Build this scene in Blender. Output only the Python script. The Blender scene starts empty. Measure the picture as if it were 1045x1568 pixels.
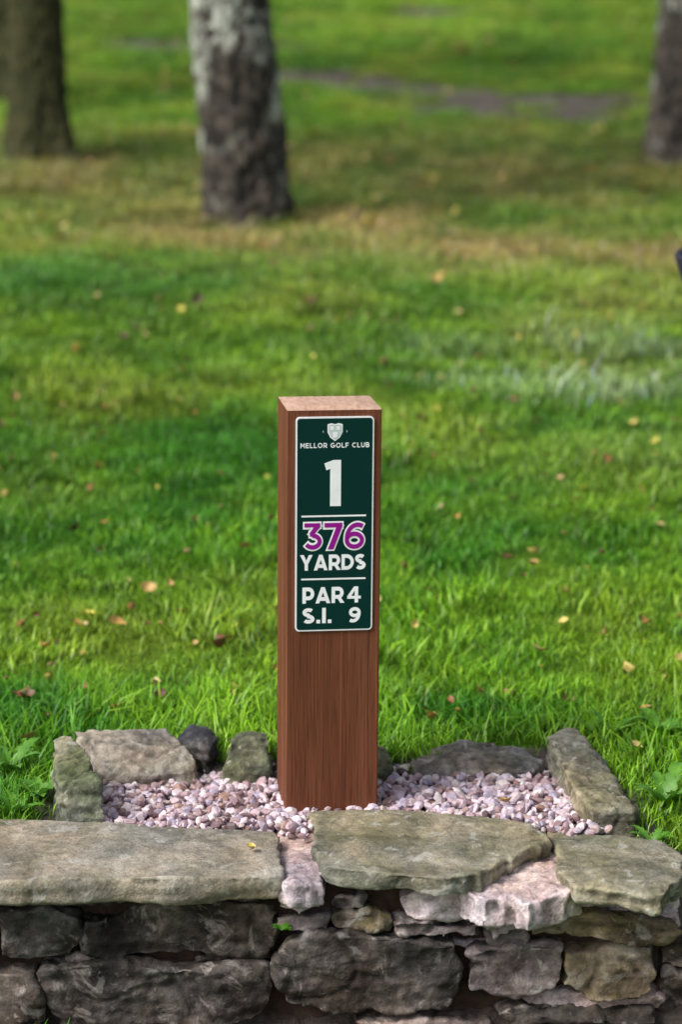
import bpy, bmesh, math, random
import numpy as np
from mathutils import Vector, noise, Matrix
random.seed(7); rng=np.random.default_rng(7)
scene=bpy.context.scene
R=math.radians

# ---------------------------------------------------------------- camera / survey helpers
CAMY,CAMH,PITCH,FPX=-4.1,1.4136,R(12),3701.0
def ray(u,v):
    x=(u-522.5)/FPX; y=(784-v)/FPX
    return x, math.cos(PITCH)+y*math.sin(PITCH), -math.sin(PITCH)+y*math.cos(PITCH)
def on_y(u,v,yw):
    a,b,c=ray(u,v); t=(yw-CAMY)/b
    return (a*t,yw,CAMH+c*t)
def on_z(u,v,zw):
    a,b,c=ray(u,v); t=(zw-CAMH)/c
    return (a*t,CAMY+b*t,zw)

def link(o,parent=None):
    scene.collection.objects.link(o)
    if parent: o.parent=parent
    return o
def empty(name,loc=(0,0,0)):
    e=bpy.data.objects.new(name,None); e.location=loc; e.empty_display_size=.1
    return link(e)
def mesh_obj(name,verts,faces,mat=None,parent=None,smooth=False):
    me=bpy.data.meshes.new(name); me.from_pydata([tuple(v) for v in verts],[],faces); me.update()
    if mat: me.materials.append(mat)
    if smooth: me.polygons.foreach_set('use_smooth',[True]*len(me.polygons))
    return link(bpy.data.objects.new(name,me),parent)

# ---------------------------------------------------------------- material helpers
def newmat(name):
    m=bpy.data.materials.new(name); m.use_nodes=True
    nt=m.node_tree; b=nt.nodes['Principled BSDF']
    return m,nt,b
def N(nt,t,**k):
    n=nt.nodes.new(t)
    for a,v in k.items(): setattr(n,a,v)
    return n
def ramp(nt,fac,stops):
    r=nt.nodes.new('ShaderNodeValToRGB'); e=r.color_ramp.elements
    while len(e)<len(stops): e.new(.5)
    for i,(p,c) in enumerate(stops):
        e[i].position=p; e[i].color=(c[0],c[1],c[2],1) if hasattr(c,'__len__') else (c,c,c,1)
    nt.links.new(fac,r.inputs[0]); return r.outputs[0]
def mixc(nt,f,a,b,mode='MIX'):
    m=nt.nodes.new('ShaderNodeMix'); m.data_type='RGBA'; m.blend_type=mode
    for s,val in ((0,f),(6,a),(7,b)):
        if isinstance(val,bpy.types.NodeSocket): nt.links.new(val,m.inputs[s])
        elif s==0: m.inputs[0].default_value=val
        else: m.inputs[s].default_value=(val[0],val[1],val[2],1)
    return m.outputs[2]
def coords(nt,kind='Object',scale=(1,1,1)):
    t=nt.nodes.new('ShaderNodeTexCoord'); mp=nt.nodes.new('ShaderNodeMapping'); mp.inputs['Scale'].default_value=scale
    nt.links.new(t.outputs[kind],mp.inputs[0]); return mp.outputs[0]
def noiset(nt,co,scale,detail=6,rough=.6,dist=0):
    n=nt.nodes.new('ShaderNodeTexNoise'); n.inputs['Scale'].default_value=scale; n.inputs['Detail'].default_value=detail
    n.inputs['Roughness'].default_value=rough; n.inputs['Distortion'].default_value=dist
    nt.links.new(co,n.inputs['Vector']); return n.outputs[0]
def bump(nt,b,h,strength,dist):
    n=nt.nodes.new('ShaderNodeBump'); n.inputs['Strength'].default_value=strength; n.inputs['Distance'].default_value=dist
    nt.links.new(h,n.inputs['Height']); nt.links.new(n.outputs[0],b.inputs['Normal'])

def stone_mat(name,dark,mid,light,moss=.3,lichen=.3,mosscol=(.09,.11,.03),edge=.5,smear=0,hf=.6):
    m,nt,b=newmat(name)
    oi=nt.nodes.new('ShaderNodeObjectInfo'); tc=nt.nodes.new('ShaderNodeTexCoord')
    va=nt.nodes.new('ShaderNodeVectorMath'); va.operation='ADD'; nt.links.new(tc.outputs['Object'],va.inputs[0]); nt.links.new(oi.outputs['Location'],va.inputs[1])
    co=va.outputs[0]
    n1=noiset(nt,co,9,7,.62,.6); n2=noiset(nt,co,55,6,.72); n3=noiset(nt,co,6,7,.75,.8); n4=noiset(nt,co,24,5,.6,.5); n5=noiset(nt,co,4,3,.6); n6=noiset(nt,co,190,3,.7); n7=noiset(nt,co,13,6,.7,1.4)
    c=ramp(nt,n1,[(.34,dark),(.5,mid),(.66,light)])
    c=mixc(nt,.55,c,mixc(nt,1,c,ramp(nt,n5,[(.38,(.8,.9,1.1)),(.62,(1.2,1.0,.82))]),'MULTIPLY'))
    c=mixc(nt,hf,c,ramp(nt,n2,[(.32,.4),(.5,.95),(.68,1.5)]),'MULTIPLY')
    c=mixc(nt,hf*.7,c,ramp(nt,n6,[(.32,.5),(.68,1.5)]),'MULTIPLY')
    if smear: c=mixc(nt,mixc(nt,1,ramp(nt,n7,[(.56,0),(.66,1)]),(smear,)*3,'MULTIPLY'),c,(.46,.40,.37))
    g=nt.nodes.new('ShaderNodeNewGeometry'); s=nt.nodes.new('ShaderNodeSeparateXYZ'); nt.links.new(g.outputs['Normal'],s.inputs[0])
    up=ramp(nt,s.outputs[2],[(.0,.25),(.6,1)])
    mm=mixc(nt,1,up,ramp(nt,n3,[(.50-.12*moss,0),(.62,1)]),'MULTIPLY')
    mm=mixc(nt,1,mm,(moss,moss,moss),'MULTIPLY')
    c=mixc(nt,mm,c,mixc(nt,1,mosscol,ramp(nt,n2,[(.3,.5),(.7,1.6)]),'MULTIPLY'))
    lm=ramp(nt,n4,[(.60,0),(.64,1)]); lm=mixc(nt,1,lm,(lichen,)*3,'MULTIPLY')
    c=mixc(nt,lm,c,(.52,.51,.47))
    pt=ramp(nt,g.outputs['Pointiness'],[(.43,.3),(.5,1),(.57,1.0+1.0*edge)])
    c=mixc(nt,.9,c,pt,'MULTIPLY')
    nt.links.new(c,b.inputs['Base Color'])
    b.inputs['Roughness'].default_value=.95; b.inputs['Specular IOR Level'].default_value=.12
    h=mixc(nt,.5,n1,n2); h=mixc(nt,.25,h,n6); bump(nt,b,h,.9,.013)
    return m

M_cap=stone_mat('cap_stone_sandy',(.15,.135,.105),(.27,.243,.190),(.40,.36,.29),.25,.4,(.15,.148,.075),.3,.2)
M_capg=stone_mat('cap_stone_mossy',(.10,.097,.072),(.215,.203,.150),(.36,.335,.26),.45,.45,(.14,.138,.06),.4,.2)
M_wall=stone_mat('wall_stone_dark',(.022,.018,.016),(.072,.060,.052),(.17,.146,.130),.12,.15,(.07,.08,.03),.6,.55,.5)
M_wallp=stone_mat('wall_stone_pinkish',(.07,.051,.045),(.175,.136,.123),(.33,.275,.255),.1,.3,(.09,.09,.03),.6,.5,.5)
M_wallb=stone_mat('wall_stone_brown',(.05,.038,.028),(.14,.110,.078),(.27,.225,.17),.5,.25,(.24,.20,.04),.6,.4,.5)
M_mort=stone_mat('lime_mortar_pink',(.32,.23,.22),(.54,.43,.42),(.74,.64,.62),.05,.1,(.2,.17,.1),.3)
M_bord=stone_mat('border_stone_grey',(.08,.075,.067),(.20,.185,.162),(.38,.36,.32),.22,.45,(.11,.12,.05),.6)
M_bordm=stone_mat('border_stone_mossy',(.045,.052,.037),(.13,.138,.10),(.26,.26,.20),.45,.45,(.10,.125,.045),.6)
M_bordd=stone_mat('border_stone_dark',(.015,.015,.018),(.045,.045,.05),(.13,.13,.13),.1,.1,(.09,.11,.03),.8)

# ---------------------------------------------------------------- stone builder
def hull_stone(name,pts,mat,parent=None,**k):
    c=Vector((sum(p[0] for p in pts)/len(pts),sum(p[1] for p in pts)/len(pts),sum(p[2] for p in pts)/len(pts)))
    bm=bmesh.new()
    for p in pts: bm.verts.new(Vector(p)-c)
    r=bmesh.ops.convex_hull(bm,input=bm.verts)
    bmesh.ops.delete(bm,geom=[g for g in r['geom_interior'] if isinstance(g,bmesh.types.BMVert)],context='VERTS')
    bmesh.ops.recalc_face_normals(bm,faces=bm.faces)
    me=bpy.data.meshes.new(name); bm.to_mesh(me); bm.free()
    return finish_stone(name,me,c,mat,parent,**k)
def densify(A,B,k,jt):
    a2=[];b2=[];n=len(A)
    for i in range(n):
        for j in range(k):
            t=j/k; d=Vector((random.gauss(0,jt),random.gauss(0,jt),random.gauss(0,jt*.5))) if j else Vector((0,0,0))
            a2.append(Vector(A[i]).lerp(Vector(A[(i+1)%n]),t)+d); b2.append(Vector(B[i]).lerp(Vector(B[(i+1)%n]),t)+d+Vector((random.gauss(0,jt),random.gauss(0,jt),0)))
    return a2,b2
def prism_stone(name,ringA,ringB,mat,parent=None,dens=3,jt=.003,**k):
    ringA,ringB=densify(ringA,ringB,dens,jt)
    c=Vector(np.mean(np.array([tuple(p) for p in ringA+ringB]),axis=0)); n=len(ringA)
    bm=bmesh.new(); A=[bm.verts.new(Vector(p)-c) for p in ringA]; B=[bm.verts.new(Vector(p)-c) for p in ringB]
    bm.faces.new(A); bm.faces.new(B[::-1])
    for i in range(n): bm.faces.new((A[i],B[i],B[(i+1)%n],A[(i+1)%n]))
    bmesh.ops.recalc_face_normals(bm,faces=bm.faces)
    me=bpy.data.meshes.new(name); bm.to_mesh(me); bm.free()
    return finish_stone(name,me,c,mat,parent,**k)
def finish_stone(name,me,c,mat,parent,voxel=.006,sm=2,amp=.006,fs=14,strat=0,facet=1.0,topflat=0):
    o=bpy.data.objects.new(name+'_tmp',me); scene.collection.objects.link(o)
    r=o.modifiers.new('r','REMESH'); r.mode='VOXEL'; r.voxel_size=voxel
    s=o.modifiers.new('s','SMOOTH'); s.iterations=sm; s.factor=.5
    dg=bpy.context.evaluated_depsgraph_get(); dg.update()
    m2=bpy.data.meshes.new_from_object(o.evaluated_get(dg))
    bpy.data.objects.remove(o)
    off=Vector((random.random()*50,random.random()*50,random.random()*50))
    nr=[Vector(v.normal) for v in m2.vertices]
    for v,n in zip(m2.vertices,nr):
        p=v.co+off
        d=noise.noise(p*fs)*1.0+noise.noise(p*fs*2.3)*.6+noise.noise(p*fs*5.5)*.34+noise.noise(p*fs*11)*.2
        vd=noise.voronoi(p*fs*1.1)[0]
        d+=facet*(.35-(vd[1]-vd[0]))*-.9
        cr=abs(noise.noise(p*fs*.7+Vector((9,9,9))))
        d-=max(0,.06-cr)*8
        if strat:
            side=1-min(1,abs(n.z)*1.3)
            d+=side*strat*(noise.noise(Vector((p.x*7,p.y*7,p.z*60)))+.5*noise.noise(Vector((p.x*14,p.y*14,p.z*130))))*1.5
        if topflat and n.z>.7: d*=1-topflat
        v.co+=n*d*amp
    m2.name=name; m2.materials.clear(); m2.materials.append(mat)
    m2.polygons.foreach_set('use_smooth',[True]*len(m2.polygons))
    ob=bpy.data.objects.new(name,m2); ob.location=c
    return link(ob,parent)

# ---------------------------------------------------------------- terrain
def sstep(a,b,x):
    t=np.clip((x-a)/(b-a),0,1); return t*t*(3-2*t)
def lawn(x,y):
    yy=np.maximum(y-.25,0)
    z=.005+.08*np.minimum(yy,25)+np.where(yy>25,(1-np.exp(-np.maximum(yy-25,0)/60))*4.8,0)
    k=sstep(.8,4,yy)
    return z+k*(.035*np.sin(.8*x+.55*y)+.022*np.sin(1.5*y-.5*x+1)+.012*np.sin(3.1*y+.7*x))-.035*(1-sstep(-.09,.05,y))
BED=[(-.40,-.2),(-.47,-.02),(-.45,.17),(-.30,.23),(-.1,.21),(.15,.22),(.38,.25),(.46,-.1),(.44,-.2)]
EXC=[(-.53,-.4),(-.545,.10),(-.50,.26),(-.28,.275),(-.1,.265),(.08,.26),(.2,.285),(.44,.34),(.49,.22),(.555,-.04),(.55,-.13),(.57,-.4)]
def inpoly(x,y,P):
    x=np.asarray(x,float); y=np.asarray(y,float); r=np.zeros(x.shape,bool); n=len(P)
    for i in range(n):
        x1,y1=P[i]; x2,y2=P[(i+1)%n]
        if y1==y2: continue
        c=((y1>y)!=(y2>y))&(x<(x2-x1)*(y-y1)/(y2-y1)+x1); r^=c
    return r
def height(x,y):
    x=np.asarray(x,float); y=np.asarray(y,float)
    w=sstep(.58,.75,x)
    s=sstep(-.28,-.14,y)*(1-w)+sstep(-.45,-.18,y)*w
    z=-.30*(1-s)+lawn(x,y)*s+.01*np.sin(3*x)*(1-s)
    z=z-np.where(inpoly(x,y,BED),.035*sstep(-.09,.05,y)+.004,0)
    return z
def H(x,y): return float(height(x,y))
def nz(x,y,sx,sy,s): return np.array([noise.noise(Vector((a*sx,b*sy,s))) for a,b in zip(x,y)])
def mud(x,y):
    x=np.asarray(x,float); y=np.asarray(y,float); r=np.zeros_like(x)
    m_=(np.abs(x)<4)&(y>8)&(y<19)
    if not m_.any(): return r
    xx,yy=x[m_],y[m_]; q=np.zeros_like(xx)
    wob=.55*nz(xx,yy,1.6,.8,31)
    for cx,cy,sx,sy,k in ((1.05,10.15,.72,.50,-.2),(.2,11.3,.7,.36,-.75),(-1.0,13.6,.7,.4,-.5),(.72,16.5,.3,.4,0)):
        dx=xx-cx; dy=yy-cy-k*dx+wob
        q=np.maximum(q,np.exp(-((dx/sx)**2+(dy/sy)**2)**1.5))
    r[m_]=np.clip(q*(1.0+1.7*nz(xx,yy,5,2.4,44)),0,1)
    return r
def gcolor(x,y):
    n1=nz(x,y,.55,.45,3); n2=nz(x,y,1.9,1.5,8); n3=nz(x,y,7,5,1)
    bright=np.array((.33,.66,.032)); dark=np.array((.085,.34,.02)); yel=np.array((.47,.53,.065)); dry=np.array((.66,.51,.19))
    t=np.clip(.54+n1*.8+n2*.9+n3*.9,0,1)[:,None]
    c=dark*(1-t)+bright*t
    d1=np.exp(-(((x-1.3)/1.5)**2+((y-5.3)/.75)**2))*1.2; d2=np.exp(-(((x+.3)/1.1)**2+((y-6.1)/.7)**2)); d3=np.exp(-(((x-.7)/1.7)**2+((y-7.9)/1.0)**2))*.65
    d4=np.exp(-(((x+1.6)/.9)**2+((y-7.4)/.9)**2))*.6
    d=np.clip((d1*.85+d2*.9+d3+d4)*(.75+n2*1.2+n3*.9),0,1)
    yl=np.clip(np.clip(n2*1.3+.08,0,1)*.6+sstep(2.5,4,y)*.18,0,1)[:,None]
    c=c*(1-yl)+yel*yl
    d=d[:,None]; c=c*(1-d*.85)+dry*d*.85
    b=np.clip(np.exp(-(((x+1.0)/.9)**2+((y-4.6)/.45)**2))*.65+np.exp(-(((x-.9)/.9)**2+((y-2.3)/.35)**2))*.35,0,1)[:,None]
    c=c*(1-b)+np.array((.065,.33,.05))*b
    sh=(np.exp(-(((x-.4)/3)**2+((y-8.0)/1.1)**2))*.5)[:,None]
    c=c*(1-sh)+np.array((.22,.24,.055))*sh
    return c
def pale(x,y): return np.exp(-(((x-1.15)/.80)**2+((y-3.4)/.6)**2))

gx=np.concatenate([-np.geomspace(160,4.2,26),np.arange(-4,-.8,.1),np.arange(-.8,.8,.03),np.arange(.8,4,.1),np.geomspace(4.2,160,26)])
gy=np.concatenate([-np.geomspace(80,1.2,16),np.arange(-1,.6,.03),np.arange(.6,20,.1),np.geomspace(20.2,320,40)])
X,Y=np.meshgrid(gx,gy); Z=height(X,Y)
nx,ny=len(gx),len(gy)
V=np.stack([X.ravel(),Y.ravel(),Z.ravel()],1)
idx=np.arange(nx*ny).reshape(ny,nx)
F=np.stack([idx[:-1,:-1].ravel(),idx[:-1,1:].ravel(),idx[1:,1:].ravel(),idx[1:,:-1].ravel()],1)
me=bpy.data.meshes.new('ground'); me.from_pydata(V.tolist(),[],F.tolist()); me.update()
col=gcolor(V[:,0],V[:,1]); md=mud(V[:,0],V[:,1])
bare=np.clip(np.maximum(md*1.5,(inpoly(V[:,0],V[:,1],EXC)|((V[:,1]<-.10)&(V[:,1]>-.5)&(V[:,0]<.75))).astype(float)),0,1)
ca=me.attributes.new('gcol','FLOAT_COLOR','POINT'); ca.data.foreach_set('color',np.concatenate([col,np.ones((len(col),1))],1).ravel())
ba=me.attributes.new('bare','FLOAT','POINT'); ba.data.foreach_set('value',bare)
me.polygons.foreach_set('use_smooth',[True]*len(me.polygons))
m,nt,b=newmat('lawn_ground')
at=N(nt,'ShaderNodeAttribute',attribute_name='gcol'); ab=N(nt,'ShaderNodeAttribute',attribute_name='bare')
co=coords(nt); n1=noiset(nt,co,60,5,.7); n2=noiset(nt,co,8,6,.7)
g=mixc(nt,1,at.outputs[0],ramp(nt,n1,[(.3,.12),(.7,.42)]),'MULTIPLY')
soil=ramp(nt,n2,[(.35,(.045,.034,.028)),(.52,(.12,.098,.088)),(.7,(.26,.225,.21))])
c=mixc(nt,ab.outputs['Fac'],g,soil); nt.links.new(c,b.inputs['Base Color']); b.inputs['Roughness'].default_value=.95
b.inputs['Specular IOR Level'].default_value=.15
bump(nt,b,n1,.8,.02)
me.materials.append(m); link(bpy.data.objects.new('ground',me))

# ---------------------------------------------------------------- grass
m,nt,b=newmat('grass_blade')
at=N(nt,'ShaderNodeAttribute',attribute_name='gcol',attribute_type='INSTANCER')
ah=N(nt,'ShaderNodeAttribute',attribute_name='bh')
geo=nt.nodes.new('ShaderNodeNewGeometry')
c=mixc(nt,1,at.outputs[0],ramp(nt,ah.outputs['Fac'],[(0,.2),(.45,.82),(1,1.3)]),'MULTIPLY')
c=mixc(nt,1,c,ramp(nt,geo.outputs['Random Per Island'],[(0,(.36,.48,.45)),(.45,(.9,.9,.95)),(.82,(1.3,1.12,1.0)),(.93,(1.4,1.2,2.2)),(1,(2.0,1.4,7.0))]),'MULTIPLY')  # random blade tint; the palest blades put highlights into the colour
nt.links.new(c,b.inputs['Base Color']); b.inputs['Roughness'].default_value=.42; b.inputs['Specular IOR Level'].default_value=.4
tr=nt.nodes.new('ShaderNodeBsdfTranslucent'); nt.links.new(c,tr.inputs[0])
mx=nt.nodes.new('ShaderNodeMixShader'); mx.inputs[0].default_value=.36
nt.links.new(b.outputs[0],mx.inputs[1]); nt.links.new(tr.outputs[0],mx.inputs[2]); nt.links.new(mx.outputs[0],nt.nodes['Material Output'].inputs[0])
M_grass=m
tcol=bpy.data.collections.new('grass_tufts')
for k in range(12):
    vs=[];fs=[];hs=[]
    big=k>=6; RR=.105 if big else .05; nb=120 if big else 30
    for i in range(nb):
        a=random.random()*6.283; r=RR*math.sqrt(random.random()); x0,y0=r*math.cos(a),r*math.sin(a)
        L=random.uniform(.015,.042)*(1.5 if random.random()<.10 else 1); w=random.uniform(.0009,.0017)*(1.1 if big else 1)
        d=random.random()*6.283; ln=random.uniform(.1,1.05); dx,dy=math.cos(d),math.sin(d)
        f=d+1.57+random.uniform(-.5,.5); wx,wy=math.cos(f)*w,math.sin(f)*w
        base=len(vs)
        for s,(t,ww) in enumerate(((0,1),(.5,.95))):
            b_=ln*t*t*L; z=L*t*(1-.25*ln*t)
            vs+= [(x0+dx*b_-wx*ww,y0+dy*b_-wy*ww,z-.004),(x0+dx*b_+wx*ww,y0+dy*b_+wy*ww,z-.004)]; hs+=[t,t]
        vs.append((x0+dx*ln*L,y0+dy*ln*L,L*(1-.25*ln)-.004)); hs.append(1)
        fs+=[(base,base+1,base+3,base+2),(base+2,base+3,base+4)]
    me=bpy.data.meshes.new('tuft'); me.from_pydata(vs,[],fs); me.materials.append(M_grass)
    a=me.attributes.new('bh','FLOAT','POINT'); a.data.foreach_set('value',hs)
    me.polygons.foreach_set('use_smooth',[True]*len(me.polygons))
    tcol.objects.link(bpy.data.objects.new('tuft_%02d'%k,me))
P=[]
def scatter(y0,y1,dens,sc,big):
    step=.5; y=y0
    while y<y1:
        ye=min(y+step,y1); hw=(ye+4.1)*.145+.8
        n=int(dens*(ye-y)*2*hw)
        xs=rng.uniform(-hw,hw,n); ys=rng.uniform(y,ye,n); s=rng.uniform(sc[0],sc[1],n)
        for q in zip(xs,ys,s): P.append((*q,big))
        y=ye
scatter(-.16,.7,1050,(.8,1.2),0); scatter(.7,2.6,200,(.8,1.15),1); scatter(2.6,6,115,(.95,1.35),1); scatter(6,11,60,(1.1,1.5),1); scatter(11,22,32,(1.3,1.8),1)
scatter(-1.0,-.36,300,(.9,1.3),0)
P=np.array(P)
ex=inpoly(P[:,0],P[:,1],EXC)
wallz=(P[:,0]<.70)&(P[:,1]<np.where(P[:,0]>.5,-.135,-.07))&(P[:,1]>-.37)
mu=mud(P[:,0],P[:,1])
keep=~ex&~wallz&(rng.random(len(P))>mu*2.4)
P=P[keep]
fr=np.clip(1-np.abs(P[:,1]-.28)/.35,0,1); P[:,2]*=1+.35*fr
clump=nz(P[:,0],P[:,1],3.2,3.2,5)+.8*nz(P[:,0],P[:,1],9,9,25); P[:,2]*=np.clip(1+clump*.65,.45,1.8)
pl=pale(P[:,0],P[:,1])*np.clip(.35+2.8*nz(P[:,0],P[:,1],5,4,15),0,1); P[:,2]*=1+pl*.9
gz=height(P[:,0],P[:,1])
me=bpy.data.meshes.new('lawn_grass'); me.from_pydata(np.stack([P[:,0],P[:,1],gz],1).tolist(),[],[])
n=len(P)
rot=np.stack([rng.normal(0,.12,n),rng.normal(0,.12,n),rng.uniform(0,6.283,n)],1)
a=me.attributes.new('rot','FLOAT_VECTOR','POINT'); a.data.foreach_set('vector',rot.ravel())
a=me.attributes.new('scl','FLOAT','POINT'); a.data.foreach_set('value',P[:,2])
a=me.attributes.new('var','INT','POINT'); a.data.foreach_set('value',(rng.integers(0,6,n)+6*P[:,3].astype(int)).astype(np.int32))
gc=gcolor(P[:,0],P[:,1]); pl=pl[:,None]*.85; gc=gc*(1-pl)+np.array((.56,.68,.42))*pl; gc=gc*rng.uniform(.66,1.25,(n,1))
a=me.attributes.new('gcol','FLOAT_COLOR','POINT'); a.data.foreach_set('color',np.concatenate([gc,np.ones((n,1))],1).ravel())
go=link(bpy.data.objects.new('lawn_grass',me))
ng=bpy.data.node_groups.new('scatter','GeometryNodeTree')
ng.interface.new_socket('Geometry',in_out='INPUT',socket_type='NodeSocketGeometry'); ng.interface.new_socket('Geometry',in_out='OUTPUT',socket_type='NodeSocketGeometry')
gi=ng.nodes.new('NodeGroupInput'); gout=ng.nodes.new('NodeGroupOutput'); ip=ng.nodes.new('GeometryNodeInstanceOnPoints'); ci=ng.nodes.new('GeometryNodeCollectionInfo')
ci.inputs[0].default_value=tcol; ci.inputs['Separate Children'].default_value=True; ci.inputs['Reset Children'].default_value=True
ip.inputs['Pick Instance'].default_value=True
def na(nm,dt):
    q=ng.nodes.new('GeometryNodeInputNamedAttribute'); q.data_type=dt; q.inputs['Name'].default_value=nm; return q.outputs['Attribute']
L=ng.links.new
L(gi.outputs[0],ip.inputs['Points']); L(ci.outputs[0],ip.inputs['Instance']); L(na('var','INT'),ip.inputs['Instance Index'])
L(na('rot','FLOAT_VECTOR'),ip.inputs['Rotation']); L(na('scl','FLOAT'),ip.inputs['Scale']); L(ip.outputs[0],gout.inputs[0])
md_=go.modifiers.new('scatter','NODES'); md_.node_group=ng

# ---------------------------------------------------------------- gravel bed
bm=bmesh.new(); bmesh.ops.create_icosphere(bm,subdivisions=2,radius=1)
iv=np.array([v.co[:] for v in bm.verts]); ifc=np.array([[v.index for v in f.verts] for f in bm.faces]); bm.free()
GV=[];GF=[];cnt=0
BEDG=[(-.43,-.10),(-.48,.0),(-.45,.19),(-.30,.25),(.15,.24),(.38,.27),(.47,-.12),(.3,-.1),(.28,-.03),(-.04,-.03),(-.06,-.14),(-.1,-.09)]
while cnt<3500:
    x=rng.uniform(-.5,.5); y=rng.uniform(-.14,.29)
    if not inpoly(np.array([x]),np.array([y]),BEDG)[0]: continue
    s=rng.uniform(.005,.0108); sc=np.array([1.3,1.0,.75])*s*rng.uniform(.8,1.2,3)
    v=iv*(1+rng.normal(0,.08,(len(iv),1)))
    for _ in range(4):
        d=rng.normal(size=3); d/=np.linalg.norm(d); h=v@d; lim=rng.uniform(.5,.75); v=v-np.outer(np.maximum(h-lim,0),d)
    v=v*sc
    M=np.array(Matrix.Rotation(rng.uniform(0,6.28),3,'Z')@Matrix.Rotation(rng.normal(0,.6),3,'X')@Matrix.Rotation(rng.normal(0,.6),3,'Y'))
    z=-.018+rng.uniform(0,.020)+.006*math.sin(9*x)*math.sin(11*y)
    v=v@M.T+np.array([x,y,z]); GV.append(v); GF.append(ifc+cnt*len(iv)); cnt+=1
m,nt,b=newmat('pink_gravel')
geo=nt.nodes.new('ShaderNodeNewGeometry'); co=coords(nt)
c=ramp(nt,geo.outputs['Random Per Island'],[(0,(.09,.055,.06)),(.14,(.30,.19,.20)),(.3,(.52,.38,.42)),(.5,(.76,.64,.68)),(.62,(.38,.33,.44)),(.76,(.64,.51,.56)),(.88,(.30,.17,.13)),(1,(.86,.80,.81))])
c=mixc(nt,.7,c,ramp(nt,noiset(nt,co,130,4,.7),[(.3,.6),(.7,1.25)]),'MULTIPLY')
nt.links.new(c,b.inputs['Base Color']); b.inputs['Roughness'].default_value=.5
mesh_obj('gravel_bed',np.concatenate(GV),np.concatenate(GF).tolist(),m)

# ---------------------------------------------------------------- stone wall
wall=empty('stone_wall')
def cap(nm,uv,ztop,zbot,mat,inset=.0,**k):
    A=[on_z(u,v,ztop+random.uniform(-.004,.004)) for u,v in uv]
    cx=sum(p[0] for p in A)/len(A); cy=sum(p[1] for p in A)/len(A)
    B=[(cx+(p[0]-cx)*(1-inset),cy+(p[1]-cy)*(1-inset),zbot) for p in A]
    return prism_stone(nm,A,B,mat,wall,**k)
cap('coping_1',[(-420,1243),(-200,1248),(0,1252),(200,1259),(420,1272),(432,1300),(437,1338),(300,1343),(130,1342),(0,1348),(-200,1346),(-420,1340)],.002,-.045,M_cap,.02,voxel=.0062,sm=1,amp=.0042,fs=8,strat=.8,facet=.4,dens=4,jt=.003,topflat=.45)
cap('coping_2',[(470,1240),(640,1240),(790,1255),(835,1272),(846,1290),(800,1304),(765,1322),(735,1336),(690,1344),(600,1338),(490,1326),(484,1290)],.008,-.028,M_capg,.03,voxel=.0052,sm=1,amp=.0052,fs=10,strat=.8,facet=.6,dens=4,jt=.004,topflat=.4)
cap('coping_3',[(838,1270),(930,1274),(1010,1288),(1050,1312),(1046,1345),(1020,1368),(950,1362),(870,1352),(850,1320),(848,1295)],-.003,-.043,M_capg,.03,voxel=.0052,sm=1,amp=.0058,fs=11,strat=.8,facet=.7,dens=4,jt=.004,topflat=.3)
def facest(nm,uv,mat,yf=-.30,dep=.13,**k):
    """stone in the wall face: outline on the plane y=yf, running back into the wall"""
    A=[on_y(u,v,yf+random.uniform(-.010,.012)) for u,v in uv]
    B=[(p[0],yf+dep,p[2]) for p in A]
    return prism_stone(nm,A,B,mat,wall,**k)
def box(u0,u1,v0,v1,j=7):
    w,h=u1-u0,v1-v0; o=[]
    for a,b_ in ((.04,.12),(.3,.0),(.65,.03),(.95,.08),(1,.45),(.97,.9),(.7,1),(.35,.97),(.05,.92),(0,.5)):
        o.append((u0+w*a+random.uniform(-j,j),v0+h*b_+random.uniform(-j,j)*.6))
    return o
mk=dict(voxel=.0048,sm=2,amp=.0065,fs=19,facet=.6,dens=3,jt=.004)
cap('mortar_1',[(425,1264),(480,1264),(495,1300),(500,1330),(494,1350),(462,1356),(432,1350),(424,1310)],-.014,-.055,M_mort,.0,**mk)
facest('mortar_2',box(426,494,1360,1396,4),M_mort,-.316,.12,**mk)
cap('mortar_3',[(690,1318),(770,1296),(850,1272),(885,1290),(890,1340),(872,1366),(846,1372),(812,1384),(785,1370),(745,1376),(706,1362)],-.020,-.075,M_mort,.0,**mk)
facest('mortar_4',[(748,1378),(790,1352),(862,1350),(870,1385),(850,1412),(800,1418),(755,1440),(742,1410)],M_mort,-.306,.12,**mk)
facest('mortar_5',[(608,1372),(690,1362),(750,1372),(748,1405),(700,1414),(622,1406)],M_mort,-.30,.12,**mk)
facest('mortar_6',box(870,1042,1372,1402,4),M_mort,-.285,.10,**mk)
facest('mortar_7',box(985,1045,1392,1425,4),M_mort,-.29,.10,**mk)
facest('mortar_8',box(800,1015,1520,1545,4),M_mort,-.28,.10,**mk)
facest('mortar_9',box(600,760,1436,1452,3),M_mort,-.275,.10,**mk)
st=dict(voxel=.005,sm=3,amp=.0095,fs=10,strat=.30,facet=.8,jt=.0045)
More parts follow.
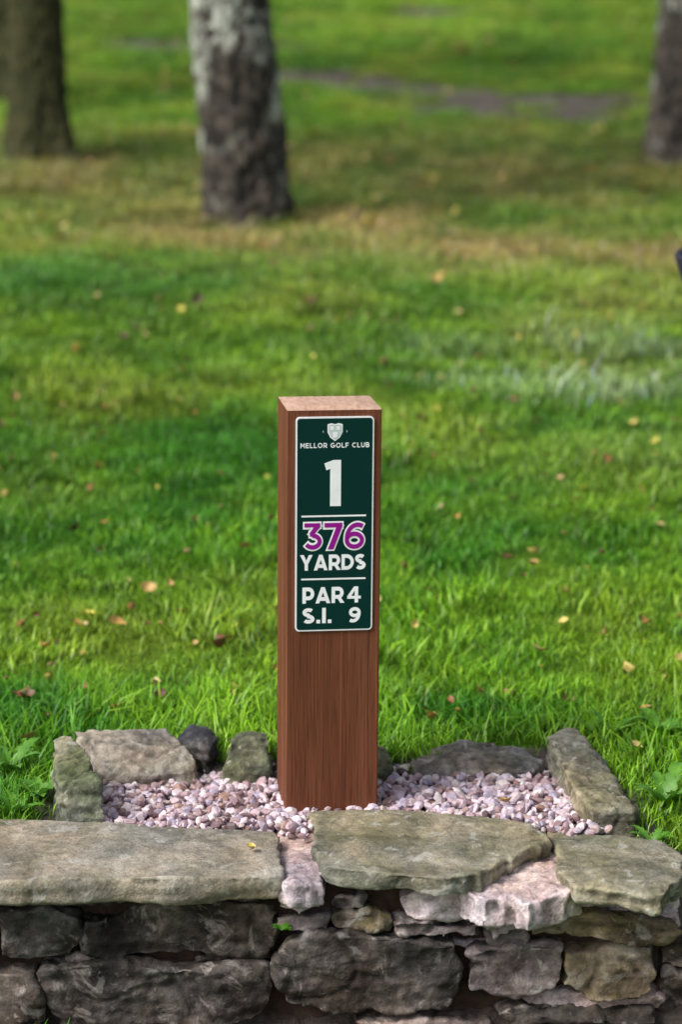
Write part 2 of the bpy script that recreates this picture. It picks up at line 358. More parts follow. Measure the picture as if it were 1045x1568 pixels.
S=[('a',box(-400,-215,1395,1480),M_wall,-.29),('b',box(-210,-5,1390,1475),M_wall,-.30),
('c',[(0,1400),(60,1392),(120,1404),(128,1440),(112,1466),(40,1474),(-2,1468)],M_wall,-.30),
('d',[(128,1412),(200,1392),(300,1384),(400,1380),(428,1394),(422,1440),(410,1466),(300,1462),(180,1472),(132,1460)],M_wall,-.292),
('e',box(-380,-120,1490,1600),M_wall,-.30),('f',[(-110,1492),(-20,1486),(52,1492),(66,1530),(60,1590),(-100,1590)],M_wall,-.31),
('g',[(60,1482),(170,1474),(250,1486),(330,1480),(412,1476),(420,1512),(404,1558),(330,1580),(200,1572),(90,1584),(70,1540)],M_wall,-.300),
('h',[(432,1446),(470,1430),(560,1432),(640,1442),(696,1450),(710,1476),(702,1515),(684,1542),(600,1554),(500,1550),(436,1536),(418,1500)],M_wall,-.312),
('i',box(428,505,1400,1424,3),M_wallp,-.29),('j',box(508,606,1396,1426,3),M_wallb,-.298),('j2',box(500,560,1374,1394,3),M_wallp,-.285),
('k',box(606,738,1412,1438,4),M_wallp,-.308),('l',[(740,1412),(800,1402),(812,1440),(800,1464),(748,1456)],M_wallp,-.292),
('m',[(788,1400),(880,1396),(980,1404),(1040,1412),(1044,1430),(1020,1446),(900,1440),(810,1436)],M_wallb,-.318),
('n',[(712,1456),(790,1446),(854,1452),(866,1480),(850,1518),(790,1528),(716,1520)],M_wallp,-.300),
('o',[(866,1462),(930,1448),(1000,1452),(1010,1490),(996,1528),(900,1532),(862,1510)],M_wallb,-.302),
('p',box(770,1012,1538,1572),M_wall,-.30),('q',box(540,764,1562,1620),M_wallp,-.30),('r',box(250,530,1586,1650),M_wall,-.30),('s',box(-60,240,1600,1660),M_wall,-.30),
('t',box(770,1015,1582,1650),M_wall,-.29),('u',box(1012,1062,1436,1480,4),M_wall,-.26),('u2',box(1010,1070,1484,1560,4),M_wall,-.255),('v',box(-390,-70,1606,1660),M_wall,-.3),
('w',box(0,425,1366,1384,3),M_wall,-.27),('x',box(100,240,1462,1484,3),M_wallp,-.27),('y',box(300,420,1462,1480,3),M_wall,-.275)]
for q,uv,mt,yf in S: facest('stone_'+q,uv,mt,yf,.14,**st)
m,nt,b=newmat('wall_core_soil_shade'); b.inputs['Roughness'].default_value=1  # soil brown, coloured extra dark so gaps between stones read as shade
co=coords(nt); c=ramp(nt,noiset(nt,co,30,6,.7),[(.3,(.012,.008,.006)),(.7,(.09,.048,.034))]); nt.links.new(c,b.inputs['Base Color'])
prism_stone('core',[(-1.05,-.255,-.34),(.53,-.255,-.34),(.53,-.10,-.34),(-1.05,-.10,-.34)],[(-1.05,-.255,-.045),(.53,-.255,-.045),(.53,-.10,-.045),(-1.05,-.10,-.045)],m,wall,voxel=.012,sm=1,amp=.010,fs=16)

# ---------------------------------------------------------------- border stones
def border(uvy,mat,**k):
    pts=[on_y(u,v,y) for u,v,y in uvy]
    pts+=[(p[0],p[1],-.05) for p in pts]
    d=dict(voxel=.0046,sm=0,amp=.0072,fs=15,strat=.5,facet=1.2); d.update(k)
    hull_stone('border_stone',pts,mat,None,**d)
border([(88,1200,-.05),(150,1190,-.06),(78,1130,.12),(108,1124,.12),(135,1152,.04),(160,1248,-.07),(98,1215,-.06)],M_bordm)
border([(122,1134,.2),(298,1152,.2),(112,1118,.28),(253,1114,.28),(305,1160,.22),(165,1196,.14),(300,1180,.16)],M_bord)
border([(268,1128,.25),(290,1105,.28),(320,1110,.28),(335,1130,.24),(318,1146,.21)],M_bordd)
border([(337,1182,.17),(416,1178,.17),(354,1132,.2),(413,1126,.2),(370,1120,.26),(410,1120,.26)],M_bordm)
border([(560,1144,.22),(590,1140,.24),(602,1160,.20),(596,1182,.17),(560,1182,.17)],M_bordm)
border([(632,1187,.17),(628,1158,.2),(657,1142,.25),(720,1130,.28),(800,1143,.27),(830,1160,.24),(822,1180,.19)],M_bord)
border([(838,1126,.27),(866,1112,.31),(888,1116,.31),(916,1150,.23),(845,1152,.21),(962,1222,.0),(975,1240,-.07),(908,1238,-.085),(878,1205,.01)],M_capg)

# ---------------------------------------------------------------- post with hole sign
SP=empty('golf_hole_sign_post',(-.0165,0,0))
SP.rotation_euler=(0,R(.45),R(7.5))
W,D,HT=.1645,.150,.721
m,nt,b=newmat('hardwood_post')
co=coords(nt,'Object',(1,1,.03)); n1=noiset(nt,co,30,4,.6,.3); n2=noiset(nt,co,300,4,.6); n3=noiset(nt,coords(nt,'Object',(1,1,.12)),12,3,.5); n5=noiset(nt,coords(nt,'Object',(1,1,.012)),110,2,.5)
c=ramp(nt,n1,[(.3,(.062,.020,.010)),(.5,(.076,.0255,.0125)),(.7,(.092,.033,.017))])
c=mixc(nt,.6,c,ramp(nt,n2,[(.36,.5),(.48,1.0),(.7,1.3)]),'MULTIPLY')
c=mixc(nt,.6,c,ramp(nt,n3,[(.3,.8),(.7,1.25)]),'MULTIPLY')
c=mixc(nt,.6,c,ramp(nt,n5,[(.33,.35),(.37,1.0),(.62,1.0),(.69,1.7)]),'MULTIPLY')
g=nt.nodes.new('ShaderNodeNewGeometry')
c=mixc(nt,.8,c,ramp(nt,g.outputs['Pointiness'],[(.5,1),(.6,2.2)]),'MULTIPLY')
nt.links.new(c,b.inputs['Base Color']); b.inputs['Roughness'].default_value=.65; b.inputs['Specular IOR Level'].default_value=.15
bump(nt,b,n2,.6,.002); M_wood=m
m,nt,b=newmat('post_end_grain')
co=coords(nt,'Object',(1,.3,1)); c=ramp(nt,noiset(nt,co,120,5,.7),[(.3,(.34,.19,.125)),(.7,(.60,.40,.30))]); nt.links.new(c,b.inputs['Base Color']); b.inputs['Roughness'].default_value=.7
M_end=m
bm=bmesh.new(); hw=W/2
def ring(w0,w1,y0,y1,z): return [bm.verts.new(p) for p in ((w0,y0,z),(w1,y0,z),(w1,y1,z),(w0,y1,z))]
r0=ring(-hw,hw,0,D,-.06); r1=ring(-hw,hw,0,D,HT); r2=ring(-hw+.024,hw-.036,.022,D-.03,HT+.0045)
for a_,b_ in ((r0,r1),(r1,r2)):
    for i in range(4):
        f=bm.faces.new((a_[i],a_[(i+1)%4],b_[(i+1)%4],b_[i])); f.material_index=0 if a_ is r0 else 1
f=bm.faces.new(r2); f.material_index=1
bm.faces.new(r0[::-1])
ed=[e for e in bm.edges if (e.verts[0] in r0)!=(e.verts[1] in r0)]
bmesh.ops.bevel(bm,geom=ed,offset=.0018,segments=2,affect='EDGES',profile=.5)
bmesh.ops.recalc_face_normals(bm,faces=bm.faces)
me=bpy.data.meshes.new('post'); bm.to_mesh(me); bm.free(); me.materials.append(M_wood); me.materials.append(M_end)
link(bpy.data.objects.new('post',me),SP)
def flat(name,col,rough=.35,spec=.3):
    m,nt,b=newmat(name); b.inputs['Roughness'].default_value=rough; b.inputs['Specular IOR Level'].default_value=spec
    co=coords(nt); n=noiset(nt,co,30,3,.5)
    c=mixc(nt,1,col,ramp(nt,n,[(.3,.94),(.7,1.04)]),'MULTIPLY'); nt.links.new(c,b.inputs['Base Color']); return m
M_green=flat('sign_green',(.003,.032,.027),.5,.08); M_white=flat('sign_white',(.90,.91,.94),.5); M_purp=flat('sign_magenta',(.30,.010,.27),.5,.12)
def rrect(cx,cz,w,h,r,n=7):
    o=[]
    for sx,sz,a0 in ((1,1,0),(-1,1,90),(-1,-1,180),(1,-1,270)):
        for i in range(n):
            a=R(a0+90*i/(n-1)); o.append((cx+sx*(w/2-r)+r*math.cos(a),cz+sz*(h/2-r)+r*math.sin(a)))
    return o
def slab(name,poly,y0,y1,mat):
    n=len(poly); vs=[(x,y0,z) for x,z in poly]+[(x,y1,z) for x,z in poly]
    fs=[tuple(range(n)),tuple(range(2*n-1,n-1,-1))]+[(i,i+n,(i+1)%n+n,(i+1)%n) for i in range(n)]
    return mesh_obj(name,vs,fs,mat,SP)
PZ0,PH,PW,PCX=.3305,.3795,.136,.0005
def px(u): return PCX+(u-511.5)/119*PW
def pz(v): return PZ0+(965-v)/327*PH
slab('sign_plate',rrect(PCX,PZ0+PH/2,PW,PH,.007),-.0035,-.0002,M_white)
slab('sign_face',rrect(PCX,PZ0+PH/2,PW-.0052,PH-.0052,.005),-.0039,-.003,M_green)
acc={}
def emit(key,poly,y):
    v,f=acc.setdefault(key,([],[])); b0=len(v); v.extend((x,y,z) for x,z in poly); f.append(tuple(range(b0,b0+len(poly))))
def ribbon(pts,w,closed,ext=0):
    P_=[np.array(p,float) for p in pts]; n=len(P_)
    if not closed and ext:
        d=P_[0]-P_[1]; P_[0]=P_[0]+d/np.linalg.norm(d)*ext; d=P_[-1]-P_[-2]; P_[-1]=P_[-1]+d/np.linalg.norm(d)*ext
    Ls,Rs=[],[]
    for i in range(n):
        a=P_[i-1] if (i>0 or closed) else None; c_=P_[(i+1)%n] if (i<n-1 or closed) else None
        d1=(P_[i]-a) if a is not None else None; d2=(c_-P_[i]) if c_ is not None else None
        if d1 is None: d1=d2
        if d2 is None: d2=d1
        d1=d1/np.linalg.norm(d1); d2=d2/np.linalg.norm(d2); t=d1+d2; t=t/np.linalg.norm(t)
        nn=np.array([-t[1],t[0]]); k=w/2/max(.4,float(np.dot(nn,[-d1[1],d1[0]])))
        Ls.append(P_[i]+nn*k); Rs.append(P_[i]-nn*k)
    q=[]
    for i in range(n if closed else n-1):
        j=(i+1)%n; q.append([Ls[i],Rs[i],Rs[j],Ls[j]])
    return q
def offs(poly,o):
    if o==0: return poly
    n=len(poly); A=sum(poly[i][0]*poly[(i+1)%n][1]-poly[(i+1)%n][0]*poly[i][1] for i in range(n)); s=1 if A>0 else -1
    out=[]
    for i in range(n):
        a,b_,c_=[np.array(poly[k%n],float) for k in (i-1,i,i+1)]
        d1=(b_-a)/np.linalg.norm(b_-a); d2=(c_-b_)/np.linalg.norm(c_-b_)
        n1=np.array([d1[1],-d1[0]])*s; n2=np.array([d2[1],-d2[0]])*s; t=n1+n2; t/=np.linalg.norm(t)
        out.append(b_+t*o/max(.5,float(t@n1)))
    return out
def arc(cx,cy,rx,ry,a0,a1,n=16): return [(cx+rx*math.cos(R(a0+(a1-a0)*i/n)),cy+ry*math.sin(R(a0+(a1-a0)*i/n))) for i in range(n+1)]
def glyph(ch,w):
    h=w/2; r=lambda p:('r',p,False); 
    def bowl(y0,y1,W_): ry=(y1-y0)/2; return r([(0,y1),(W_-h-ry*.9,y1)]+arc(W_-h-ry*.9,(y0+y1)/2,ry*.9,ry,85,-85,12)+[(W_-h-ry*.9,y0),(0,y0)])
    V_=r([(h,0),(h,1)])
    if ch==' ': return .35,[]
    if ch=='M': return .95,[V_,r([(.95-h,0),(.95-h,1)]),('p',[(.02,1),(w*1.15,1),(.475+.09,.3),(.475-.09,.3)]),('p',[(.93,1),(.95-w*1.15,1),(.475-.09,.3),(.475+.09,.3)])]
    if ch=='E': return .72,[V_,r([(0,1-h),(.72,1-h)]),r([(0,.5),(.66,.5)]),r([(0,h),(.72,h)])]
    if ch=='F': return .7,[V_,r([(0,1-h),(.7,1-h)]),r([(0,.47),(.62,.47)])]
    if ch=='L': return .66,[V_,r([(0,h),(.66,h)])]
    if ch=='O': return 1.02,[('r',arc(.51,.5,.51-h,.5-h,0,360,32)[:-1],True)]
    if ch=='C': return .92,[r(arc(.5,.5,.5-h,.5-h,48,312,26))]
    if ch=='G': return 1.0,[r(arc(.5,.5,.5-h,.5-h,48,325,26)),r([(.52,.46),(1.0,.46)]),r([(1-h,.46),(1-h,.15)])]
    if ch=='R': return .82,[V_,bowl(.38,1-h,.8),('p',[(.34,.36),(.6,.36),(.86,0),(.58,0)])]
    if ch=='P': return .78,[V_,bowl(.33,1-h,.78)]
    if ch=='B': return .8,[V_,bowl(.52,1-h,.75),bowl(h,.48,.8)]
    if ch=='D': return .88,[V_,r([(0,1-h),(.36,1-h)]+arc(.36,.5,.52-h,.5-h,86,-86,20)+[(.36,h),(0,h)])]
    if ch=='U': return .82,[r([(h,1),(h,.42)]+arc(.41,.40,.41-h,.40-h,184,356,16)+[(.82-h,.42),(.82-h,1)])]
    if ch=='Y': return .9,[('p',[(0,1),(.27,1),(.57,.4),(.33,.4)]),('p',[(.9,1),(.63,1),(.33,.4),(.57,.4)]),r([(.45,.45),(.45,0)])]
    if ch=='A': return .98,[('p',[(0,0),(.25,0),(.61,1),(.37,1)]),('p',[(.98,0),(.73,0),(.37,1),(.61,1)]),r([(.2,.27),(.78,.27)])]
    if ch=='S':
        W_=.76; return W_,[r(arc(W_/2,.705+.01,W_/2-h-.01,.285-h,35,265,18)+arc(W_/2,.285,W_/2-h,.285-h,85,-148,18))]
    if ch=='I': return w,[V_]
    if ch=='.': return w,[r([(h,0),(h,w)])]
    if ch=='1': return .37,[('p',[(.13,0),(.37,0),(.37,1),(.20,1),(.13,.80)]),('p',[(.24,1),(.20,1),(0,.93),(.045,.78),(.16,.82)])]
    if ch=='7': return .74,[('p',[(0,1),(.74,1),(.74,1-w),(0,1-w)]),('p',[(.14,0),(.38,0),(.74,.86),(.5,.86)])]
    if ch=='3': return .76,[('p',[(.04,1),(.70,1),(.70,1-w*.9),(.04,1-w*.9)]),('p',[(.70,.86),(.44,.86),(.24,.60),(.42,.55)]),
        r([(.27,.60-h*.2),(.38,.60-h*.2)]+arc(.38,.305+.005,.38-h,.305-h,80,-150,22))]
    if ch=='6': return .8,[('r',arc(.4,.33,.4-h,.33-h,0,360,28)[:-1],True),r(arc(.53,.40,.53-h,.60-h,192,62,20))]
    if ch=='9': return .8,[('r',arc(.4,.67,.4-h,.33-h,0,360,28)[:-1],True),r(arc(.27,.60,.53-h,.60-h,12,-118,20))]
    if ch=='4': return .84,[('p',[(0,.42),(0,.24),(.84,.24),(.84,.42)]),('p',[(0,.40),(.22,.36),(.62,1),(.42,1)]),r([(.57,1),(.57,0)])]
def text(s,u0,u1,v0,v1,w,sp,key,o=0,lvl=0):
    x=0; items=[]
    for ch in s:
        gw,pr=glyph(ch,w)
        items.append((x,pr)); x+=gw+sp
    tot=x-sp; sx=(px(u1)-px(u0))/tot; sz=pz(v0)-pz(v1)
    for x0,pr in items:
        for j,(kind,*a_) in enumerate(pr):
            y=-.0041-lvl-.00006*j
            polys=[offs(a_[0],o)] if kind=='p' else ribbon(a_[0],w+2*o,a_[1],o)
            for pl_ in polys: emit(key,[(px(u0)+(x0+p[0])*sx,pz(v1)+p[1]*sz) for p in pl_],y)
text('MELLOR GOLF CLUB',459,564,677,684.5,.19,.2,'white')
text('1',495.5,521,703,773,.2,.1,'white')
text('376',464,557,798.5,839,.19,.11,'white',o=.06)
text('376',464,557,798.5,839,.17,.11,'purple',lvl=.0005)
text('YARDS',459,560,847,871,.235,.08,'white')
text('PAR',463,527,897,922,.235,.08,'white'); text('4',532,553,897,922,.22,.1,'white')
text('S.I.',463,508,929,953,.235,.12,'white'); text('9',535,553,929,953,.22,.1,'white')
for v in (788,884.5): emit('white',[(px(461),pz(v-1.3)),(px(560),pz(v-1.3)),(px(560),pz(v+1.3)),(px(461),pz(v+1.3))],-.0041)
sh=[(500,649),(506,647.5),(511.5,649),(517,647.5),(523,649),(523,661),(519,669),(511.5,674.5),(504,669),(500,661)]
emit('white',[(px(u),pz(v)) for u,v in sh],-.0041)
sh2=[(511.5+(u-511.5)*.84,660.5+(v-660.5)*.86) for u,v in sh]
m_=flat('crest_grey',(.58,.66,.68),.5)
emit('crest',[(px(u),pz(v)) for u,v in sh2],-.0044)
for a_,b_,c_,d_ in ((504,509.5,652,657.5),(513.5,519,652,657.5),(508,515,661,669)): emit('white',[(px(a_),pz(c_)),(px(b_),pz(c_)),(px(b_),pz(d_)),(px(a_),pz(d_))],-.0047)
for u in (493.5,529.5): emit('crest',[(px(u-.5),pz(658.5)),(px(u+.5),pz(658.5)),(px(u+.5),pz(661.5)),(px(u-.5),pz(661.5))],-.0041)
for key,mt in (('white',M_white),('purple',M_purp),('crest',m_)):
    v,f=acc[key]; mesh_obj('lettering_'+key,v,f,mt,SP)

# ---------------------------------------------------------------- trees
def bark(name,dark,mid,pale_,amt,moss=0):
    m,nt,b=newmat(name)
    co=coords(nt,'Object',(1,1,.8)); co2=coords(nt,'Object',(1,1,.8))
    n1=noiset(nt,co,13,7,.68,.8); n2=noiset(nt,co2,2.6,3,.6,.5); n3=noiset(nt,co,45,5,.7); n4=noiset(nt,co2,12,5,.6,1.2)
    c=ramp(nt,n1,[(.40,dark),(.62,mid)])
    patch=mixc(nt,1,ramp(nt,n2,[(.50-amt,0),(.60-amt,1)]),ramp(nt,n4,[(.46,0),(.52,1)]),'MULTIPLY')
    tc=nt.nodes.new('ShaderNodeTexCoord'); sx=nt.nodes.new('ShaderNodeSeparateXYZ'); nt.links.new(tc.outputs['Object'],sx.inputs[0])
    patch=mixc(nt,1,patch,ramp(nt,sx.outputs[2],[(.12,.08),(.45,1)]),'MULTIPLY')   # old bark at the foot is dark and fissured
    c=mixc(nt,patch,c,ramp(nt,n1,[(.3,tuple(x*.5 for x in pale_)),(.55,pale_)]))
    if moss: c=mixc(nt,moss,c,(.10,.12,.02))
    c=mixc(nt,.7,c,ramp(nt,n3,[(.3,.5),(.7,1.4)]),'MULTIPLY')
    g=nt.nodes.new('ShaderNodeNewGeometry'); c=mixc(nt,.9,c,ramp(nt,g.outputs['Pointiness'],[(.43,.3),(.5,1),(.57,1.7)]),'MULTIPLY')
    nt.links.new(c,b.inputs['Base Color']); b.inputs['Roughness'].default_value=.95
    bump(nt,b,n1,1,.05); return m
M_b1=bark('birch_bark',(.012,.010,.008),(.115,.095,.075),(.48,.50,.43),.04)
M_b2=bark('mossy_bark',(.010,.008,.005),(.055,.043,.020),(.10,.095,.04),-.05,.28)
m,nt,b=newmat('tree_leaf'); geo=nt.nodes.new('ShaderNodeNewGeometry')
c=ramp(nt,geo.outputs['Random Per Island'],[(0,(.03,.07,.012)),(.6,(.07,.12,.02)),(1,(.16,.15,.025))]); nt.links.new(c,b.inputs['Base Color']); b.inputs['Roughness'].default_value=.6
M_leaf=m
def tube(vs,fs,path,rad,step,ns,amp,flare=0,rough=0):
    P_=[Vector(p) for p in path]; pts=[];rs=[]
    for i in range(len(P_)-1):
        k=max(2,int((P_[i+1]-P_[i]).length/step))
        for j in range(k):
            t=j/k; a=P_[max(i-1,0)];b_=P_[i];c_=P_[i+1];d=P_[min(i+2,len(P_)-1)]
            q=.5*((2*b_)+(c_-a)*t+(2*a-5*b_+4*c_-d)*t*t+(3*b_-a-3*c_+d)*t**3)
            pts.append(q); rs.append(rad[i]*(1-t)+rad[i+1]*t)
    pts.append(P_[-1]); rs.append(rad[-1]); b0=len(vs); s=random.random()*40
    for i,(p,r) in enumerate(zip(pts,rs)):
        d=(pts[min(i+1,len(pts)-1)]-pts[max(i-1,0)]).normalized()
        x=d.cross(Vector((0,1,.01))).normalized(); y=d.cross(x)
        hh=(p-pts[0]).length
        for k in range(ns):
            a=2*math.pi*k/ns; cc,ss=math.cos(a),math.sin(a)
            nn=noise.noise(Vector((cc*2.2+s,ss*2.2,p.z*2.5)))+.6*noise.noise(Vector((cc*6+s,ss*6,p.z*7)))
            if rough: nn+=rough*(noise.noise(Vector((cc*7+s,ss*7,p.z*16)))+.6*noise.noise(Vector((cc*16,ss*16+s,p.z*34)))-1.2*max(0,.10-abs(noise.noise(Vector((cc*6,ss*6+s,p.z*11)))))*8)
            fl=1+flare*math.exp(-hh/.15)*(1+.5*math.cos(a*5+s)+.4*math.sin(a*3+s))
            vs.append(p+(x*cc+y*ss)*r*fl*(1+amp*nn))
    for i in range(len(pts)-1):
        for k in range(ns):
            a=b0+i*ns+k; b_=b0+i*ns+(k+1)%ns; fs.append((a,b_,b_+ns,a+ns))
def tree(name,x,y,lean,r0,mat,ht,seed,flare=.3,nleaf=2400,rt=.9):
    random.seed(seed); z0=H(x,y)-.08; e=empty(name,(x,y,z0)); vs=[];fs=[]
    p0=Vector((0,0,0)); p1=Vector((lean[0],lean[1],1.3)); p2=Vector((lean[0]*1.9,lean[1]*2,2.4)); p3=Vector((lean[0]*2.6,lean[1]*3,ht*.6)); p4=Vector((lean[0]*2.8,.2,ht))
    tube(vs,fs,[p0,p1],[r0,r0*rt],.014,110,.105,flare,.8)
    tube(vs,fs,[p1,p2,p3,p4],[r0*rt,r0*.78,r0*.5,.02],.15,20,.05)
    tips=[]
    for i in range(15):
        t=random.uniform(.42,.97); zz=ht*t; base=p2.lerp(p4,(zz-2.4)/(ht-2.4)) if zz>2.4 else p2
        a=i*2.4; L_=(1.05-t)*ht*.40+.5; d=Vector((math.cos(a),math.sin(a),.6))
        m1=base+d*L_*.5; m2=base+d*L_+Vector((0,0,-.15*L_))
        tube(vs,fs,[base,m1,m2],[r0*.32*(1.1-t)+.01,r0*.2*(1.1-t)+.01,.008],.3,8,.05); tips+=[(m1,.5),(m2,.6),((m1+m2)/2,.6)]
        for q in range(2):
            m3=m1+Vector((random.uniform(-1,1),random.uniform(-1,1),random.uniform(-.1,.7))).normalized()*L_*.45
            tube(vs,fs,[m1,(m1+m3)/2+Vector((0,0,.05)),m3],[.02,.014,.006],.3,6,.05); tips.append((m3,.55))
    tips.append((p4,.5))
    mesh_obj('trunk',vs,fs,mat,e,True)
    lv=[];lf=[]
    for i in range(nleaf):
        c_,rr=random.choice(tips); p=c_+Vector((random.gauss(0,rr*.55),random.gauss(0,rr*.55),random.gauss(-.08,rr*.45)))
        a=Vector((random.gauss(0,1),random.gauss(0,1),random.gauss(0,.6))).normalized(); b_=a.orthogonal().normalized(); b_.rotate(Matrix.Rotation(random.random()*6.28,3,a)); s=random.uniform(.035,.075)
        k=len(lv); lv+=[p-a*s,p+b_*s*.55,p+a*s*1.1,p-b_*s*.55]; lf.append((k,k+1,k+2,k+3))
    mesh_obj('crown',lv,lf,M_leaf,e)
tree('birch_tree',-.388,6.35,(-.105,.05),.184,M_b1,8.4,3,.14,rt=.88)
tree('birch_tree',1.69,8.1,(.08,.05),.165,M_b1,8.0,4,.34)
tree('oak_tree',-1.49,8.0,(-.03,.05),.142,M_b2,7.8,5,.65)
tree('oak_tree',-1.98,10.8,(.0,.05),.20,M_b2,8.5,6,.3)
random.seed(11)

# ---------------------------------------------------------------- fallen leaves
lv=[];lf=[]
def leaf(x,y,z,s,tilt=.5):
    n=6; a=random.random()*6.28; M=Matrix.Translation((x,y,z))@Matrix.Rotation(a,4,'Z')@Matrix.Rotation(random.gauss(0,tilt),4,'X')@Matrix.Rotation(random.gauss(0,tilt*.7),4,'Y')
    b0=len(lv); cu=random.uniform(.2,1.6); wf=random.uniform(.26,.40); tw=random.uniform(-.5,.5); cup=random.uniform(.3,1.1)
    for i in range(n+1):
        t=i/n; w=math.sin(math.pi*min(1,t*.97+.02))**.7*wf*(1+.15*math.sin(t*19)); xx=(t-.5)
        for sgn in (-1,0,1): lv.append(M@Vector((xx*s,sgn*w*s,(cu*(xx*xx*1.6)+abs(sgn)*w*cup+sgn*w*xx*tw*2)*s)))
    for i in range(n):
        for k in range(2): q=b0+i*3+k; lf.append((q,q+1,q+4,q+3))
for u,v,s in ((228,900,.036),(178,955,.038),(345,985,.038),(280,938,.026),(825,997,.032),(955,1022,.032),(617,870,.028),(935,708,.036),(780,510,.036),(300,985,.022),(30,1065,.035),(72,995,.027),(665,1100,.032),(690,1075,.026),(865,955,.027),(990,955,.024),(240,1050,.024),(560,860,.02),(95,352,.06),(565,345,.07),(990,297,.09),(480,465,.06),(670,430,.06),(300,460,.05),(115,540,.04),(700,80,.12),(40,1070,.03),(975,1145,.022),(45,1130,.03),(780,855,.03),(660,905,.02),(420,935,.02),(180,1085,.02),(50,300,.07),(20,610,.035),(165,800,.03),(375,838,.028)):
    a,b_,c_=ray(u,v); t=3.5      # follow the sight line down to the turf so the leaf lies on the ground
    while t<40 and CAMH+c_*t>H(a*t,CAMY+b_*t)+.038: t+=.02
    leaf(a*t,CAMY+b_*t,CAMH+c_*t,s*1.1,.4)
for i in range(1000):
    y=.4+16*random.random()**1.3; hw=(y+4.1)*.145+.7; x=random.uniform(-hw,hw)
    if mud(np.array([x]),np.array([y]))[0]>.5: continue
    leaf(x,y,H(x,y)+random.uniform(.012,.038),random.uniform(.013,.030)*(1+.08*y),.6)
x_,y_,_=on_z(775,1230,.01); leaf(x_,y_,.012,.034,.15)
x_,y_,_=on_z(385,1298,.01); leaf(x_,y_,.008,.02,.1)
m,nt,b=newmat('autumn_leaf'); geo=nt.nodes.new('ShaderNodeNewGeometry')
c=ramp(nt,geo.outputs['Random Per Island'],[(0,(.08,.03,.02)),(.3,(.24,.10,.04)),(.5,(.48,.28,.06)),(.75,(.54,.39,.19)),(1,(.70,.58,.10))])
c=mixc(nt,.8,c,ramp(nt,noiset(nt,coords(nt),90,4,.6),[(.35,.5),(.65,1.2)]),'MULTIPLY'); nt.links.new(c,b.inputs['Base Color']); b.inputs['Roughness'].default_value=.55
mesh_obj('fallen_leaves',lv,lf,m,None,True)

# ---------------------------------------------------------------- weeds
m,nt,b=newmat('weed_leaf'); co=coords(nt); c=ramp(nt,noiset(nt,co,25,4,.6),[(.3,(.05,.18,.015)),(.7,(.16,.38,.04))]); nt.links.new(c,b.inputs['Base Color']); b.inputs['Roughness'].default_value=.45
tr=nt.nodes.new('ShaderNodeBsdfTranslucent'); nt.links.new(c,tr.inputs[0]); mx=nt.nodes.new('ShaderNodeMixShader'); mx.inputs[0].default_value=.3
nt.links.new(b.outputs[0],mx.inputs[1]); nt.links.new(tr.outputs[0],mx.inputs[2]); nt.links.new(mx.outputs[0],nt.nodes['Material Output'].inputs[0]); M_weed=m
def weed(x,y,n,Lr,wr,up=.6):
    vs=[];fs=[]
    for i in range(n):
        a=i*2.4+random.uniform(-.3,.3); L_=random.uniform(*Lr); w=random.uniform(*wr); k=12; b0=len(vs); u_=up*random.uniform(.7,1.3); sk=random.uniform(-.25,.25)
        dx,dy=math.cos(a),math.sin(a)
        for j in range(k+1):
            t=j/k; r=L_*t; z=L_*u_*t*(1-.55*t)*1.6; ww=w*(math.sin(math.pi*t**.75)**.8*(1+.28*math.sin(t*34))+.06) if t<1 else 0
            ox,oy=-dy*sk*L_*t*t,dx*sk*L_*t*t
            for s_ in (-1,0,1): vs.append((dx*r+ox-dy*s_*ww,dy*r+oy+dx*s_*ww,z+abs(s_)*ww*.35))
        for j in range(k):
            for q in range(2): p=b0+j*3+q; fs.append((p,p+1,p+4,p+3))
    o=mesh_obj('weed_plant',vs,fs,M_weed,None,True); o.location=(x,y,H(x,y)); return o
for u,v,n,L_,w in ((62,1228,8,(.04,.075),(.007,.012)),(15,1190,8,(.05,.085),(.008,.013)),(25,1243,7,(.04,.06),(.006,.010)),(100,1105,5,(.04,.07),(.006,.010)),(938,1140,6,(.04,.07),(.008,.013)),(1010,1130,7,(.045,.08),(.009,.014)),(1020,1235,8,(.05,.09),(.008,.013)),(905,1120,5,(.03,.05),(.006,.009)),(1000,1272,6,(.03,.055),(.006,.010))):
    x,y,_=on_z(u,v,.0 if v>1130 else .02); weed(x,y,n,L_,w,.8)
o=weed(0,-.31,6,(.012,.022),(.005,.008),.5); o.location=on_y(432,1425,-.31)

# ---------------------------------------------------------------- golf bag (just enters at the right edge)
gb=empty('golf_bag',(1.128,1.4,H(1.128,1.4)+.015)); gb.rotation_euler=(0,R(-19),0)
m,nt,b=newmat('bag_fabric'); co=coords(nt); c=ramp(nt,noiset(nt,co,200,3,.5),[(.3,(.008,.007,.02)),(.7,(.02,.017,.045))]); nt.links.new(c,b.inputs['Base Color']); b.inputs['Roughness'].default_value=.7; M_bag=m
M_steel=flat('club_steel',(.5,.5,.52),.25); M_steel.node_tree.nodes['Principled BSDF'].inputs['Metallic'].default_value=1
def lathe(nm,prof,mat,n=28,sx=1,sy=1):
    vs=[(r*math.cos(2*math.pi*k/n)*sx,r*math.sin(2*math.pi*k/n)*sy,z) for r,z in prof for k in range(n)]
    fs=[(i*n+k,i*n+(k+1)%n,(i+1)*n+(k+1)%n,(i+1)*n+k) for i in range(len(prof)-1) for k in range(n)]
    return mesh_obj(nm,vs,fs,mat,gb,True)
lathe('body',[(.001,0),(.085,0),(.095,.01),(.10,.05),(.098,.2),(.095,.45),(.098,.68),(.108,.70),(.112,.72),(.112,.80),(.108,.81),(.098,.80),(.096,.70),(.001,.70)],M_bag)
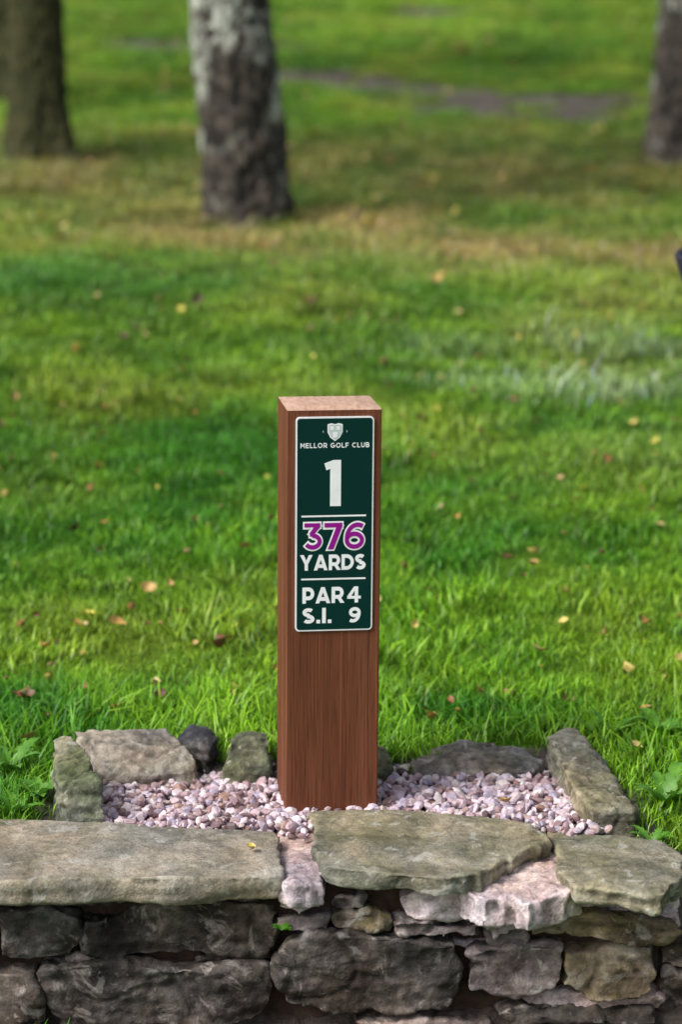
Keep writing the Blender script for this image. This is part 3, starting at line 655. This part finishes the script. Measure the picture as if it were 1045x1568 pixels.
o=lathe('side_pocket',[(.001,.08),(.05,.085),(.06,.12),(.06,.40),(.05,.44),(.001,.45)],M_bag,20,1,.7); o.location=(.02,-.085,0)
o=lathe('ball_pocket',[(.001,.05),(.045,.06),(.055,.1),(.055,.25),(.04,.29),(.001,.3)],M_bag,20,.8,1); o.location=(.095,0,0)
for i,(a,L_) in enumerate(((0.1,.93),(.7,.90),(1.3,.87),(-.6,.91),(-1.2,.88))):
    vs=[];fs=[]; bx,by=.055*math.cos(a)+.01,.055*math.sin(a); tube(vs,fs,[(bx,by,.3),(bx*1.1,by*1.1,L_)],[.0045,.0045],.3,8,0)
    tube(vs,fs,[(bx*1.1,by*1.1,L_-.005),(bx*1.1+.03,by*1.1+.01,L_+.02),(bx*1.1+.075,by*1.1+.015,L_+.03)],[.009,.016,.012],.02,10,.02)
    mesh_obj('club_%d'%(i+1),vs,fs,M_steel,gb,True)
for i,sy in enumerate((-1,1)):
    vs=[];fs=[]; tube(vs,fs,[(.08,sy*.06,.62),(.30,sy*.14,.2),(.36,sy*.2,-.10)],[.007,.007,.008],.1,8,0); mesh_obj('stand_leg_%d'%(i+1),vs,fs,M_steel,gb,True)

# ---------------------------------------------------------------- light, world, camera
sun_dir=Vector((-.74,-.42,.85)).normalized()
w=bpy.data.worlds.new('World'); scene.world=w; w.use_nodes=True; nt=w.node_tree
sky=nt.nodes.new('ShaderNodeTexSky'); sky.sky_type='NISHITA'; sky.sun_disc=False
sky.sun_elevation=math.asin(sun_dir.z); sky.sun_rotation=math.atan2(sun_dir.x,sun_dir.y)%(2*math.pi); sky.air_density=1; sky.dust_density=3
hs=nt.nodes.new('ShaderNodeHueSaturation'); hs.inputs['Saturation'].default_value=.45; nt.links.new(sky.outputs[0],hs.inputs['Color'])
nt.links.new(hs.outputs[0],nt.nodes['Background'].inputs[0]); nt.nodes['Background'].inputs[1].default_value=.15
sd=bpy.data.lights.new('sun','SUN'); sd.energy=3.8; sd.angle=R(28); sd.color=(1,.975,.93)
so=link(bpy.data.objects.new('sun',sd)); so.rotation_euler=sun_dir.to_track_quat('Z','Y').to_euler(); so.location=(-5,-3,8)
cd=bpy.data.cameras.new('camera'); cd.sensor_fit='VERTICAL'; cd.sensor_height=36; cd.sensor_width=24; cd.lens=85; cd.clip_start=.05; cd.clip_end=1500
cd.dof.use_dof=True; cd.dof.focus_distance=4.18; cd.dof.aperture_fstop=2.6
cam=link(bpy.data.objects.new('camera',cd)); cam.location=(0,CAMY,CAMH); cam.rotation_euler=(R(78),0,0)
scene.camera=cam
scene.view_settings.view_transform='Standard'; scene.view_settings.look='None'; scene.view_settings.exposure=0
